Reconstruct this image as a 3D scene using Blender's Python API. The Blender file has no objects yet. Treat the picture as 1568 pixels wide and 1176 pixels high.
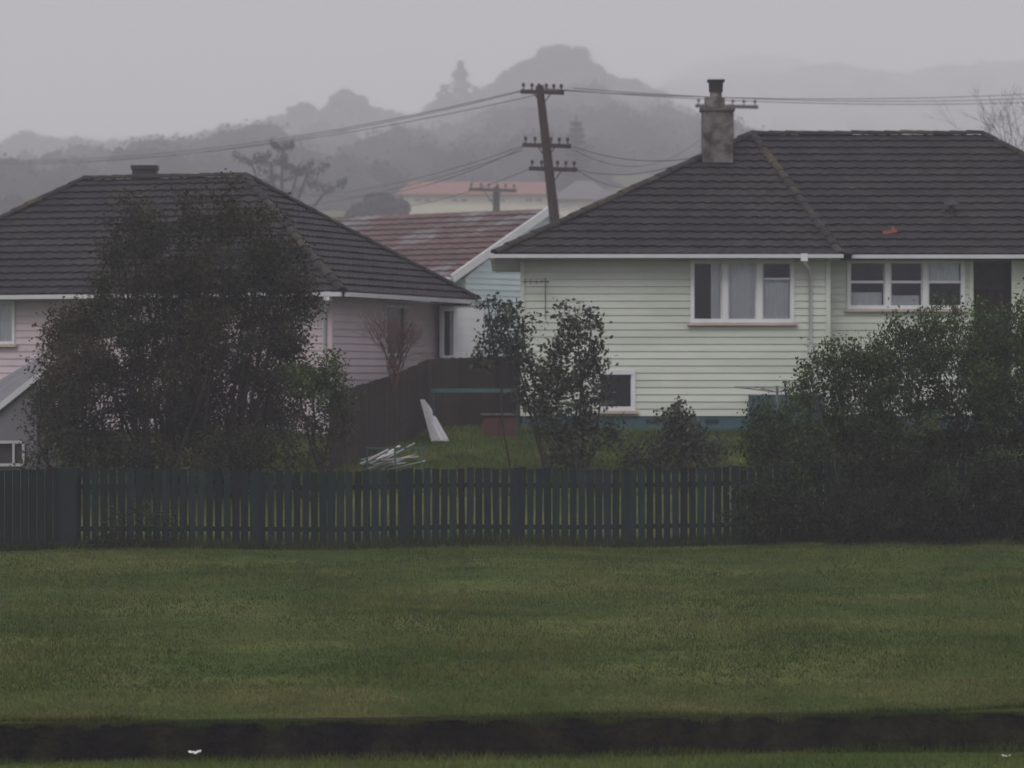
import bpy, math, random
import numpy as np
from mathutils import Vector
random.seed(7); rng=np.random.default_rng(7)
F=5578.0; EZ=3.3
def P(px,py,d): return np.array([(px-784)/F*d, d, EZ+(588-py)/F*d])
def PX(px,d): return (px-784)/F*d
def PZ(py,d): return EZ+(588-py)/F*d
sc=bpy.context.scene

# ---------------- materials ----------------
def mat(name,color,rough=0.7,nscale=3.0,namt=0.35,bump=0.0,bscale=20,col2=None,c2scale=1.0,c2lo=0.45,c2hi=0.6,stretch=(1,1,1),spec=0.3,transl=0.0):
    m=bpy.data.materials.new(name); m.use_nodes=True
    nt=m.node_tree; N=nt.nodes; L=nt.links
    b=N['Principled BSDF']; b.inputs['Roughness'].default_value=rough
    b.inputs['Specular IOR Level'].default_value=spec
    tc=N.new('ShaderNodeTexCoord'); mp=N.new('ShaderNodeMapping'); mp.inputs['Scale'].default_value=stretch
    L.new(tc.outputs['Object'],mp.inputs['Vector'])
    no=N.new('ShaderNodeTexNoise'); no.inputs['Scale'].default_value=nscale; no.inputs['Detail'].default_value=6; no.inputs['Roughness'].default_value=0.65
    L.new(mp.outputs[0],no.inputs['Vector'])
    mr=N.new('ShaderNodeMapRange'); mr.inputs['From Min'].default_value=0.25; mr.inputs['From Max'].default_value=0.75
    mr.inputs['To Min'].default_value=1-namt; mr.inputs['To Max'].default_value=1+namt
    L.new(no.outputs['Fac'],mr.inputs['Value'])
    base=N.new('ShaderNodeRGB'); base.outputs[0].default_value=(*color,1)
    src=base.outputs[0]
    if col2:
        n2=N.new('ShaderNodeTexNoise'); n2.inputs['Scale'].default_value=c2scale; n2.inputs['Detail'].default_value=5
        L.new(mp.outputs[0],n2.inputs['Vector'])
        r=N.new('ShaderNodeMapRange'); r.inputs['From Min'].default_value=c2lo; r.inputs['From Max'].default_value=c2hi
        L.new(n2.outputs['Fac'],r.inputs['Value'])
        mx=N.new('ShaderNodeMix'); mx.data_type='RGBA'; L.new(r.outputs[0],mx.inputs[0]); L.new(src,mx.inputs[6]); mx.inputs[7].default_value=(*col2,1); src=mx.outputs[2]
    at=N.new('ShaderNodeAttribute'); at.attribute_name='col'
    m1=N.new('ShaderNodeVectorMath'); m1.operation='MULTIPLY'; L.new(src,m1.inputs[0]); L.new(at.outputs['Color'],m1.inputs[1])
    m2=N.new('ShaderNodeVectorMath'); m2.operation='SCALE'; L.new(m1.outputs[0],m2.inputs[0]); L.new(mr.outputs[0],m2.inputs['Scale'])
    L.new(m2.outputs[0],b.inputs['Base Color'])
    if bump>0:
        n3=N.new('ShaderNodeTexNoise'); n3.inputs['Scale'].default_value=bscale; n3.inputs['Detail'].default_value=4
        L.new(mp.outputs[0],n3.inputs['Vector'])
        bp=N.new('ShaderNodeBump'); bp.inputs['Distance'].default_value=bump; L.new(n3.outputs['Fac'],bp.inputs['Height']); L.new(bp.outputs[0],b.inputs['Normal'])
    if transl>0:
        tr=N.new('ShaderNodeBsdfTranslucent'); L.new(m2.outputs[0],tr.inputs['Color'])
        ms=N.new('ShaderNodeMixShader'); ms.inputs[0].default_value=transl
        L.new(b.outputs[0],ms.inputs[1]); L.new(tr.outputs[0],ms.inputs[2]); L.new(ms.outputs[0],N['Material Output'].inputs['Surface'])
    return m
M={}
M['grass']=mat('grass_ground',(0.044,0.066,0.014),0.95,1.2,0.35,0.03,14,col2=(0.080,0.090,0.024),c2scale=0.28,stretch=(0.6,1,1),spec=0.05)
M['blade']=mat('grass_blades',(0.055,0.086,0.017),0.8,0.8,0.35,spec=0.1,transl=0.2,col2=(0.098,0.112,0.030),c2scale=0.35)
M['tile']=mat('roof_tiles',(0.022,0.0200,0.0225),0.75,5,0.3,0.01,40,col2=(0.030,0.027,0.026),c2scale=0.9,spec=0.2)
M['cap']=mat('ridge_caps',(0.027,0.024,0.023),0.9,6,0.4,0.01,40,col2=(0.052,0.044,0.020),c2scale=1.2,c2lo=.5,c2hi=.65)
M['cream']=mat('cream_weatherboard',(0.57,0.60,0.525),0.6,1.2,0.07,0.003,30,col2=(0.50,0.535,0.455),c2scale=0.7,stretch=(0.5,0.5,2))
M['pink']=mat('pink_weatherboard',(0.54,0.455,0.48),0.6,1.2,0.08,0.003,30)
M['blue']=mat('pale_blue_weatherboard',(0.50,0.60,0.62),0.6,1.2,0.08)
M['white']=mat('white_paint',(0.66,0.67,0.68),0.5,2,0.10)
M['trim']=mat('sill_paint',(0.48,0.39,0.34),0.6,2,0.15)
M['teal']=mat('teal_foundation',(0.050,0.105,0.12),0.8,1.5,0.2)
M['tealrail']=mat('teal_rail_paint',(0.045,0.10,0.095),0.6,2,0.2)
M['fence']=mat('teal_fence_paint',(0.0100,0.0205,0.0200),0.75,2.5,0.4,0.004,40,stretch=(4,4,0.8),spec=.12)
M['brown']=mat('brown_paling',(0.036,0.028,0.023),0.9,3,0.4,0.004,30,stretch=(5,5,0.6))
M['rust']=mat('rusty_iron_roof',(0.095,0.050,0.046),0.7,2,0.3,col2=(0.15,0.135,0.135),c2scale=0.6,c2lo=0.52,c2hi=0.6)
M['redroof']=mat('red_iron_roof',(0.42,0.20,0.16),0.7,1,0.15)
M['greyroof']=mat('grey_iron_roof',(0.17,0.165,0.18),0.6,1.5,0.2)
M['farwall']=mat('cream_paint',(0.70,0.66,0.50),0.8,1,0.1)
M['conc']=mat('weathered_concrete',(0.14,0.125,0.12),0.95,5,0.5,0.02,15,col2=(0.055,0.05,0.047),c2scale=3)
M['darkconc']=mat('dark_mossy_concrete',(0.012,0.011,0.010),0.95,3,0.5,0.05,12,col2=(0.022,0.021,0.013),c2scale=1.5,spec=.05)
M['black']=mat('dark_metal',(0.02,0.02,0.022),0.6,4,0.3)
M['pole']=mat('creosoted_timber',(0.038,0.026,0.023),0.9,4,0.4,stretch=(4,4,0.5))
M['wire']=mat('wire',(0.06,0.06,0.065),0.6,4,0.1)
M['ins']=mat('insulator',(0.07,0.05,0.045),0.4,4,0.2)
M['curtain']=mat('curtain_cloth',(0.85,0.85,0.86),0.9,3,0.08,transl=0.1)
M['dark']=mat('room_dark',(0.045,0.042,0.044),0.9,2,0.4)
M['bark']=mat('bark',(0.030,0.025,0.020),0.95,8,0.4)
M['leafA']=mat('olive_leaves',(0.036,0.038,0.022),0.7,1.2,0.3,transl=0.2,spec=0.1)
M['leafB']=mat('dark_leaves',(0.036,0.046,0.027),0.5,1.2,0.3,transl=0.2,spec=0.3)
M['leafC']=mat('hedge_leaves',(0.036,0.055,0.022),0.65,0.8,0.35,transl=0.2,spec=0.12)
M['leafR']=mat('reddish_twigs',(0.10,0.05,0.045),0.8,2,0.3)
M['far']=mat('distant_leaves',(0.036,0.040,0.028),0.9,0.3,0.3,spec=0.05)
M['orange']=mat('terracotta',(0.30,0.10,0.06),0.7,8,0.3)
M['red']=mat('red_brown_paint',(0.08,0.03,0.028),0.8,4,0.3)
M['litter']=mat('white_litter',(0.70,0.70,0.70),0.7,9,0.1)
g=bpy.data.materials.new('window_glass'); g.use_nodes=True; nt=g.node_tree; nt.nodes.remove(nt.nodes['Principled BSDF'])
t=nt.nodes.new('ShaderNodeBsdfTransparent'); t.inputs[0].default_value=(0.88,0.90,0.91,1); gl=nt.nodes.new('ShaderNodeBsdfGlossy'); gl.inputs['Roughness'].default_value=0.04; gl.inputs['Color'].default_value=(0.8,0.85,0.9,1)
ms=nt.nodes.new('ShaderNodeMixShader'); fr=nt.nodes.new('ShaderNodeFresnel'); fr.inputs['IOR'].default_value=1.5
nt.links.new(fr.outputs[0],ms.inputs[0]); nt.links.new(t.outputs[0],ms.inputs[1]); nt.links.new(gl.outputs[0],ms.inputs[2]); nt.links.new(ms.outputs[0],nt.nodes['Material Output'].inputs[0]); M['glass']=g

# ---------------- mesh builder ----------------
class MB:
    def __init__(s): s.v=[];s.n=0;s.ch=[]
    def add(s,V,Fc,col=1.0,smooth=False):
        V=np.asarray(V,float).reshape(-1,3); Fc=np.asarray(Fc,int)
        if Fc.ndim==1: Fc=Fc[None,:]
        c=np.ones((len(Fc),3)); col=np.asarray(col,float)
        if col.ndim==0: c*=col
        elif col.ndim==1 and len(col)==3 and len(Fc)!=3: c*=col[None,:]
        elif col.ndim==1 and len(col)==len(Fc): c*=col[:,None]
        else: c*=col
        s.ch.append((Fc+s.n,c,smooth)); s.v.append(V); s.n+=len(V)
    def box(s,c,h,U=(1,0,0),Nn=(0,1,0),Z=(0,0,1),col=1.0):
        c=np.asarray(c,float);U=np.asarray(U,float)*h[0];Nn=np.asarray(Nn,float)*h[1];Z=np.asarray(Z,float)*h[2]
        V=[c+a*U+b*Nn+d*Z for d in(-1,1) for b in(-1,1) for a in(-1,1)]
        s.add(V,[[0,2,3,1],[4,5,7,6],[0,1,5,4],[2,6,7,3],[0,4,6,2],[1,3,7,5]],col)
    def beam(s,A,B,w,h,col=1.0):
        A=np.asarray(A,float);B=np.asarray(B,float);d=B-A;l=np.linalg.norm(d);d=d/l
        up=np.array([0,0,1.]) if abs(d[2])<0.95 else np.array([0,1.,0])
        n=np.cross(up,d);n/=np.linalg.norm(n);z=np.cross(d,n)
        s.box((A+B)/2,(l/2,w/2,h/2),d,n,z,col)
    def tube(s,pts,rad,k=6,col=1.0):
        pts=np.asarray(pts,float);n=len(pts);rad=np.broadcast_to(rad,(n,))
        V=[]
        for i in range(n):
            d=pts[min(i+1,n-1)]-pts[max(i-1,0)];d=d/(np.linalg.norm(d)+1e-9)
            a=np.array([1.,0,0]) if abs(d[0])<0.8 else np.array([0,1.,0])
            u=np.cross(d,a);u/=np.linalg.norm(u);w=np.cross(d,u)
            for j in range(k):
                t=2*math.pi*j/k; V.append(pts[i]+rad[i]*(math.cos(t)*u+math.sin(t)*w))
        Fc=[[i*k+j,i*k+(j+1)%k,(i+1)*k+(j+1)%k,(i+1)*k+j] for i in range(n-1) for j in range(k)]
        s.add(V,Fc,col,True)
        s.add([V[(n-1)*k+j] for j in range(k)],list(range(k)),col)
    def build(s,name,m,parent=None):
        me=bpy.data.meshes.new(name); V=np.concatenate(s.v)
        loops=np.concatenate([f.ravel() for f,_,_ in s.ch]); tot=np.concatenate([np.full(len(f),f.shape[1]) for f,_,_ in s.ch])
        st=np.concatenate([[0],np.cumsum(tot)[:-1]]); col=np.concatenate([c for _,c,_ in s.ch]); sm=np.concatenate([np.full(len(f),x) for f,_,x in s.ch])
        me.vertices.add(len(V)); me.vertices.foreach_set('co',V.ravel())
        me.loops.add(len(loops)); me.loops.foreach_set('vertex_index',loops.astype(np.int32))
        me.polygons.add(len(tot)); me.polygons.foreach_set('loop_start',st.astype(np.int32)); me.polygons.foreach_set('loop_total',tot.astype(np.int32))
        me.polygons.foreach_set('use_smooth',sm)
        me.update(calc_edges=True); me.validate()
        a=me.attributes.new('col','FLOAT_COLOR','FACE'); a.data.foreach_set('color',np.concatenate([col,np.ones((len(col),1))],1).astype(np.float32).ravel())
        me.materials.append(M[m]); o=bpy.data.objects.new(name,me); sc.collection.objects.link(o)
        if parent: o.parent=parent
        return o
def empty(name):
    e=bpy.data.objects.new(name,None); sc.collection.objects.link(e); return e

def lapped(mb,A,B,C,D,rows,lip,wave=0.0,wl=0.3,du=0.06,jit=0.0,nrm=None):
    A,B,C,D=[np.asarray(q,float) for q in(A,B,C,D)]
    ud=(B-A)/np.linalg.norm(B-A)
    n=np.cross(B-A,(D+C)/2-(A+B)/2); n/=np.linalg.norm(n)
    if nrm is not None and np.dot(n,nrm)<0: n=-n
    for k in range(rows):
        s0,s1=k/rows,(k+1)/rows
        L0,R0=A+(D-A)*s0,B+(C-B)*s0; L1,R1=A+(D-A)*s1,B+(C-B)*s1
        ln=np.linalg.norm(R0-L0); m=max(1,int(ln/du)) if wave>0 else max(1,int(ln/2.5))
        t=np.linspace(0,1,m+1)[:,None]
        b=L0+(R0-L0)*t; c=L1+(R1-L1)*t
        ub=(b-A)@ud; uc=(c-A)@ud
        ob=lip+wave*np.cos(2*np.pi*ub/wl); oc=wave*np.cos(2*np.pi*uc/wl)
        if jit>0:
            jt=(np.floor(ub/wl)*0.7548+k*0.569)%1.0; ob=ob+jit*(jt-.5)
        low=b-n*0.02; bb=b+n*ob[:,None]; cc=c+n*oc[:,None]
        i=np.arange(m)
        if wave>0:
            ht=np.sin(np.floor(ub[:-1]/wl)*12.9898+k*78.233)*43758.5453; col=0.78+0.44*(ht-np.floor(ht))
        else: col=np.full(m,0.94+0.12*random.random())
        V=np.concatenate([low,bb,cc]); q=m+1
        Fc=np.concatenate([np.stack([i,i+1,q+i+1,q+i],1),np.stack([q+i,q+i+1,2*q+i+1,2*q+i],1)])
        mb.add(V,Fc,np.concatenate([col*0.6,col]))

def boards(mb,P0,P1,z0,z1,nrm,holes=(),h=0.17,lip=0.022):
    P0=np.asarray(P0[:2],float);P1=np.asarray(P1[:2],float);L=np.linalg.norm(P1-P0);u=(P1-P0)/L;n=np.asarray(nrm[:2],float);n=n/np.linalg.norm(n)
    def pt(a,z,o): q=P0+u*a+n*o; return [q[0],q[1],z]
    z=z0
    while z<z1-1e-6:
        zt=min(z+h,z1); br=sorted(set([z,zt]+[e for hh in holes for e in(hh[2],hh[3]) if z<e<zt])); c=0.94+0.12*random.random()
        for a,b in zip(br[:-1],br[1:]):
            mid=(a+b)/2; iv=[(0,L)]
            for hh in holes:
                if hh[2]<mid<hh[3]:
                    nv=[]
                    for s,e in iv:
                        if hh[0]>=e or hh[1]<=s: nv.append((s,e)); continue
                        if hh[0]>s: nv.append((s,hh[0]))
                        if hh[1]<e: nv.append((hh[1],e))
                    iv=nv
            oa=lip*(1-(a-z)/h); ob=lip*(1-(b-z)/h)
            for s,e in iv:
                mb.add([pt(s,a,oa),pt(e,a,oa),pt(e,b,ob),pt(s,b,ob)],[0,1,2,3],c)
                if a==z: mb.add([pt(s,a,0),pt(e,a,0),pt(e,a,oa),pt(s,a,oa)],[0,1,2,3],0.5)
        z=zt

def window(par,P0,P1,nrm,u0,u1,z0,z1,panes,curt=None,rail=None,sill=True,f=0.07):
    P0=np.asarray(P0[:2],float);P1=np.asarray(P1[:2],float);u=(P1-P0)/np.linalg.norm(P1-P0);n=np.asarray(nrm[:2],float);n=n/np.linalg.norm(n)
    U=np.array([*u,0]);Nn=np.array([*n,0])
    def pt(a,z,o): q=P0+u*a+n*o; return np.array([q[0],q[1],z])
    fr=MB()
    w=u1-u0
    fr.box(pt((u0+u1)/2,z1-f/2,0.0),(w/2,0.07,f/2),U,Nn); fr.box(pt((u0+u1)/2,z0+f/2,0.0),(w/2,0.07,f/2),U,Nn)
    for a in panes:
        x=u0+w*a; x=min(max(x,u0+f/2),u1-f/2)
        ww=f/2 if a in(0,1) else f*0.75
        fr.box(pt(x,(z0+z1)/2,-0.003),(ww,0.066,(z1-z0)/2-f-0.001),U,Nn)
    if rail:
        for a,b in zip(panes[:-1],panes[1:]):
            fr.box(pt(u0+w*(a+b)/2,z0+(z1-z0)*rail,-0.02),(w*(b-a)/2-f*0.78,0.03,0.03),U,Nn)
    for a,b in zip(panes[:-1],panes[1:]):
        xa=u0+w*a+f*0.9; xb=u0+w*b-f*0.9
        for x in(xa,xb): fr.box(pt(x,(z0+z1)/2,-0.03),(0.022,0.02,(z1-z0)/2-f-0.003),U,Nn,col=0.85)
    fr.build('frame','white',par)
    if sill:
        s=MB(); s.box(pt((u0+u1)/2,z0-0.035,0.03),(w/2+0.07,0.09,0.032),U,Nn); s.build('sill','trim',par)
    gm=MB(); gm.add([pt(u0+.02,z0+.02,-.035),pt(u1-.02,z0+.02,-.035),pt(u1-.02,z1-.02,-.035),pt(u0+.02,z1-.02,-.035)],[0,1,2,3]); gm.build('glass','glass',par)
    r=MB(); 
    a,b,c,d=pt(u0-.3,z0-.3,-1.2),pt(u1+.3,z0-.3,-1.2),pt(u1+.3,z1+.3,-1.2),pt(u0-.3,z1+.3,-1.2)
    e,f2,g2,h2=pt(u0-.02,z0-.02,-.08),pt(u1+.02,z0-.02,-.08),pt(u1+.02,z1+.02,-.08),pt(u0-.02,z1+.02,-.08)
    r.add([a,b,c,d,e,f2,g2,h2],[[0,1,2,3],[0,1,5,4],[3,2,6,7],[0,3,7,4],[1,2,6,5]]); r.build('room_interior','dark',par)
    if curt:
        cm=MB()
        for (a,b,zl,zh) in curt:
            x=np.arange(u0+w*a,u0+w*b,0.02); o=-0.10+0.018*np.sin(x*2*np.pi/0.13+np.sin(x*9))
            lo=[pt(q,z0+(z1-z0)*zl,k) for q,k in zip(x,o)]; hi=[pt(q,z0+(z1-z0)*zh,k) for q,k in zip(x,o)]; m=len(x); i=np.arange(m-1)
            cm.add(lo+hi,np.stack([i,i+1,m+i+1,m+i],1),1.0,True)
        cm.build('curtain','curtain',par)

def caps(mb,A,B,r=0.12,seg=0.4):
    A=np.asarray(A,float);B=np.asarray(B,float);d=B-A;l=np.linalg.norm(d);d/=l
    n=np.cross([0,0,1.],d);n/=np.linalg.norm(n);w=np.cross(d,n);m=int(l/seg)
    if w[2]<0:w=-w
    for i in range(m):
        a=A+d*(l*i/m);b=A+d*(l*(i+1)/m+0.03); V=[]
        jz=random.uniform(-.008,.012)
        for p,rr in((a,r*1.12),(b,r*0.92)):
            for t in np.linspace(0,math.pi,8): V.append(p+n*rr*math.cos(t)+w*(rr*0.75*math.sin(t)+0.015+jz))
        mb.add(V,[[j,j+1,8+j+1,8+j] for j in range(7)],0.7+0.6*random.random(),True)
        mb.add([V[j] for j in range(8)],list(range(8)),0.5)

# ---------------- terrain ----------------
SKY=[(-1500,230),(-600,225),(-200,220),(0,213),(40,205),(80,212),(150,210),(200,207),(260,208),(290,216),(330,195),(400,184),(460,162),(490,172),(530,140),(560,162),(600,168),(632,188),(650,165),(675,150),(730,145),(760,130),(780,115),(820,96),(850,78),(890,85),(915,108),(940,116),(965,124),(1000,138),(1040,165),(1100,195),(1300,230),(1800,250),(3000,250)]
sx=np.array([(p-784)/F*400 for p,_ in SKY]); sz=np.array([(588-q)/F*400 for _,q in SKY])-6.2
SK2=[(-1500,260),(600,250),(900,170),(1000,140),(1040,122),(1100,112),(1200,110),(1230,100),(1270,93),(1330,103),(1390,113),(1430,100),(1500,95),(1568,92),(2200,110),(3500,140)]
s2x=np.array([(p-784)/F*650 for p,_ in SK2]); s2z=np.array([(588-q)/F*650 for _,q in SK2])-4.0
def kerb_y(x): return 44.9+0.127*np.clip(x,-40,40)
ky=[-100,45,70,86,96,110,130,190]; kz=[-4.12,-4.12,-3.1,-1.05,-0.9,0.3,2.6,8.6]
def terr(x,y):
    x=np.asarray(x,float);y=np.asarray(y,float)
    z=np.interp(y,ky,kz)
    r1=np.interp(x,sx,sz); r2=np.interp(x,s2x,s2z)
    t=np.clip((y-190)/210,0,1); t=t*(1.35-0.35*t)
    z=np.where(y>190,8.6+(r1-8.6)*t,z)
    t2=np.clip((y-400)/250,0,1); t2=t2*t2*(3-2*t2)
    z=np.where(y>400,r1+(r2-r1)*t2-5*np.sin(np.pi*t2),z)
    t3=np.clip((y-650)/450,0,1); z=np.where(y>650,r2*(1-t3)+5*t3,z)
    z=np.maximum(z,np.where(y>660,(588-87)/F*800-1.1*((x-PX(1150,800))/9)**2-.004*(y-800)**2,-99))
    z=z+np.where(y<96,0.03*np.sin(x*0.9+y*0.3)+0.03*np.sin(y*0.8-x*0.35),0.2*np.sin(x*.13+y*.07))
    z=np.where(y<kerb_y(x),-4.58+0.012*np.sin(x*.7+y*.4),z)
    return z+EZ
ys=np.unique(np.concatenate([np.linspace(-60,38,15),np.linspace(38,52,281),np.linspace(52,100,80),np.linspace(100,420,110),np.linspace(420,900,110),np.linspace(900,1500,15)]))
xs=np.unique(np.concatenate([np.linspace(-700,-40,40),np.linspace(-40,40,161),np.linspace(40,160,60),np.linspace(160,700,30)]))
X,Y=np.meshgrid(xs,ys)
Yb=Y+0.127*np.clip(X,-40,40)*np.clip(1-(np.abs(Y-44.9)-3)/6,0,1)*(np.abs(X)<=40)
Z=terr(X,Yb); V=np.stack([X,Yb,Z],-1).reshape(-1,3); nx=len(xs);ny=len(ys)
I,J=np.meshgrid(np.arange(nx-1),np.arange(ny-1)); q=(J*nx+I).ravel()
mb=MB(); mb.add(V,np.stack([q,q+1,q+nx+1,q+nx],1),1.0,True); mb.build('grass_ground','grass')

def blades(x,y,h,w,col,mb,dz=0,lean=(0,0)):
    n=len(x); z=terr(x,y)-0.01+dz; a=rng.uniform(0,2*np.pi,n); ux=np.cos(a)*w;uy=np.sin(a)*w; lx=(rng.normal(0,.35,n)+lean[0])*h;ly=(rng.normal(0,.35,n)+lean[1])*h
    V=np.stack([np.stack([x-ux,y-uy,z],1),np.stack([x+ux,y+uy,z],1),np.stack([x+lx,y+ly,z+h],1)],1).reshape(-1,3)
    mb.add(V,np.arange(3*n).reshape(-1,3),col)
def pn(x,y,s,seed):
    r=np.random.default_rng(seed); v=0
    for i in range(9):
        a=r.uniform(0,6.28); k=s*r.uniform(.5,2.6); v=v+np.sin((x*np.cos(a)+y*np.sin(a))*k+r.uniform(0,6.28)+1.5*np.sin(.7*s*(x*np.sin(a)-y*np.cos(a))))
    return v/8
gb=MB(); n=260000; y=rng.uniform(44.0,71,n); x=rng.uniform(-1,1,n)*(y*0.15+1.0); ok=y>kerb_y(x)+0.03; x=x[ok];y=y[ok];n=len(x)
pt=.5*pn(x,y*.4,1.0,3)+0.6*pn(x,y*.35,3,5)+.7*pn(x,y*.4,8,15); near=np.exp(-((y-kerb_y(x)-1.3)/1.6)**4)
c=np.stack([0.9+0.6*pt+0.65*near,0.9+0.36*pt+0.36*near,0.95+0.35*pt+0.9*near],1)*rng.uniform(0.5,1.45,n)[:,None]
h=(0.035+0.035*rng.random(n))*(1+0.9*np.clip(pt,-.5,1))*(1-.25*near); blades(x,y,h,0.006+0.004*rng.random(n),np.clip(c,.15,3),gb)
n=36000; x=rng.uniform(-9,9,n); y=kerb_y(x)+rng.uniform(.0,3.2,n); blades(x,y,0.03+.03*rng.random(n),np.full(n,.008),rng.uniform(.7,1.6,n)[:,None]*np.array([1.6,1.3,1.9]),gb)
n=16000; x=rng.uniform(-9,9,n); y=kerb_y(x)+rng.uniform(-0.02,0.15,n); blades(x,y,0.04+.07*rng.random(n)*(1+pn(x,y,3,8)),np.full(n,.008),rng.uniform(.4,1.3,n),gb)
n=12000; x=rng.uniform(-9,9,n); y=kerb_y(x)+.005; gg=np.abs(pn(x,y,5,28))*.25+.03
zz=-gg*rng.random(n); lnx=rng.normal(0,.02,n); z0=EZ-4.09+0*x
Vt=np.stack([np.stack([x-.009,kerb_y(x)-.17,z0],1),np.stack([x+.009,kerb_y(x)-.17,z0],1),np.stack([x+lnx,kerb_y(x)-.20,z0+zz],1)],1).reshape(-1,3); gb.add(Vt,np.arange(3*n).reshape(-1,3),rng.uniform(.2,.8,n))
n=16000; y=rng.uniform(42,44.8,n);x=rng.uniform(-8,8,n); ok=y<kerb_y(x)-.22; x=x[ok];y=y[ok]; blades(x,y,0.04+.05*rng.random(len(x)),np.full(len(x),.008),rng.uniform(.8,1.6,len(x)),gb)
n=5000; x=rng.uniform(-9,9,n); y=kerb_y(x)-.2-.25*rng.random(n)**2; blades(x,y,(.03+.10*rng.random(n))*(1+.8*pn(x,y,2,91)),np.full(n,.009),rng.uniform(.5,1.2,n),gb)
n=70000; y=rng.uniform(76,86.5,n);x=rng.uniform(-6,10,n); blades(x,y,0.06+.07*rng.random(n),np.full(n,.012),rng.uniform(.5,1.7,n)*(1.05+.5*pn(x,y,2,44)),gb)
n=16000; x=rng.uniform(-11,11,n); y=69.95+.125*x+rng.normal(0,.15,n); blades(x,y,0.08+.16*rng.random(n)*(1+.8*pn(x,y,2,61)),np.full(n,.01),rng.uniform(.25,.8,n),gb)
gb.build('grass','blade')

mb=MB(); N_=200; xw=np.linspace(-20,20,N_)
yk_=kerb_y(xw)-.18; dz=.012*pn(xw,xw*0,3,77)+.008*pn(xw,xw*0,11,78)
V=[]
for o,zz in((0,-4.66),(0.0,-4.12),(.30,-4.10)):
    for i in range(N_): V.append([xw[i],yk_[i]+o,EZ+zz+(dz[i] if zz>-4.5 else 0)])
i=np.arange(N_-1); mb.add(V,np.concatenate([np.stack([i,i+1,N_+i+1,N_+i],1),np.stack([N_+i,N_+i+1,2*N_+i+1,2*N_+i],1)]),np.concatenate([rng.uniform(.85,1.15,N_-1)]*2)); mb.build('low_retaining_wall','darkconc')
def scrap(px,py,d,s,name='paper_litter'):
    mb=MB(); c=P(px,py,d); gx,gy=np.meshgrid(np.linspace(-1,1,6),np.linspace(-1,1,5)); Vv=[]
    for a,b in zip(gx.ravel(),gy.ravel()): Vv.append(c+np.array([a*s,b*s*.5,random.uniform(0,.5)*s+abs(a)*s*.3]))
    i,j=np.meshgrid(np.arange(5),np.arange(4));q=(j*6+i).ravel(); mb.add(Vv,np.stack([q,q+1,q+7,q+6],1)); mb.build(name,'litter')
scrap(298,1155,43.7,.075); scrap(1280,1043,49.0,.055); scrap(1540,1160,44.4,.055)

# ---------------- right house ----------------
up=np.array([0,0,1.])
H=empty('cream_weatherboard_house')
ez=EZ+3.06; rz=EZ+6.2; fd=85.5
E0=np.array([PX(757,fd),fd,ez]); Nn_=np.array([PX(1288,fd),fd,ez-0.04]); R0=np.array([PX(1310,86.1),86.1,ez])
ap=np.array([PX(1152,90.6),90.6,rz]); re=np.array([PX(1505,90.6),90.6,rz]); RE=np.array([re[0]+4.8,86.1,ez]); BR=np.array([re[0]+4.8,95.6,ez]); BL=np.array([E0[0],95.6,ez])
mb=MB()
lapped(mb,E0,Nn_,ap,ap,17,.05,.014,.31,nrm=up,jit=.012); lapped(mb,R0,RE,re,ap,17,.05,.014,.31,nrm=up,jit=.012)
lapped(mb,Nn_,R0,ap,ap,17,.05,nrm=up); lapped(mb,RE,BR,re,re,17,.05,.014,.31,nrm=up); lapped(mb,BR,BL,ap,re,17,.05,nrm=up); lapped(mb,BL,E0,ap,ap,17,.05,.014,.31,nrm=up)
mb.build('roof','tile',H)
mb=MB(); caps(mb,ap,re); caps(mb,Nn_,ap); caps(mb,E0,ap); caps(mb,RE,re); caps(mb,BL,ap); mb.build('ridge_caps','cap',H)
mb=MB(); mb.beam(E0+[0,-.06,-.06],Nn_+[0.05,-.06,-.02],.1,.09,.8); mb.beam(R0+[-.1,-.06,-.05],RE+[0,-.06,-.05],.1,.09,.8); mb.beam(E0+[-.05,0,-.06],BL+[-.05,0,-.06],.1,.1,.8)
z=ez-.13
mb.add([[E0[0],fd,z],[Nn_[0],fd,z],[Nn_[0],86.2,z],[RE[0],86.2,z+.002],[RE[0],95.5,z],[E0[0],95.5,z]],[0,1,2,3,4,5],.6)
mb.build('gutters_and_soffit','white',H)
yl=86.0; yr=86.6; x0=PX(800,yl); x1=PX(1268,yl); x2=PX(1487,yr); x3=PX(1552,yr); x4=RE[0]-.5; zt=ez-.125; zb=EZ-.755
def hole(px0,px1,py0,py1,d,xs_): return (PX(px0,d)-xs_,PX(px1,d)-xs_,PZ(py1,d),PZ(py0,d))
w1=hole(1057,1216,398,494,yl,x0); w3=hole(912,973,567,629,yl,x0); w2=hole(1297,1477,398,473,yr,x1); w4=hole(1590,1700,400,480,yr,x3)
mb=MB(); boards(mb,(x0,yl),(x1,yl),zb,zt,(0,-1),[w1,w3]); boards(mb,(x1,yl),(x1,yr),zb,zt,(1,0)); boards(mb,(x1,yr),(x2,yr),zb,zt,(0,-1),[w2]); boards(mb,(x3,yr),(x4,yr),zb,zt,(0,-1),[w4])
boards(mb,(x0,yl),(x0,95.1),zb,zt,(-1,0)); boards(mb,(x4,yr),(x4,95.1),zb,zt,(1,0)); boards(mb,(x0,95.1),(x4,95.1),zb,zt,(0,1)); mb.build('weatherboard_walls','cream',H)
mb=MB()
for (x,y) in((x0,yl),(x1,yl)): mb.box((x,y-.005,(zb+zt)/2),(.05,.045,(zt-zb)/2))
for x in(x2,x3): mb.box((x,yr,(zb+zt)/2),(.05,.05,(zt-zb)/2))
mb.build('corner_boards','cream',H)
window(H,(x0,yl),(x1,yl),(0,-1),*w1,[0,.335,.665,1],curt=[(.2,.34,.03,.98),(.36,.64,.03,.98),(.69,.97,.03,.70)],f=.09)
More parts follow.
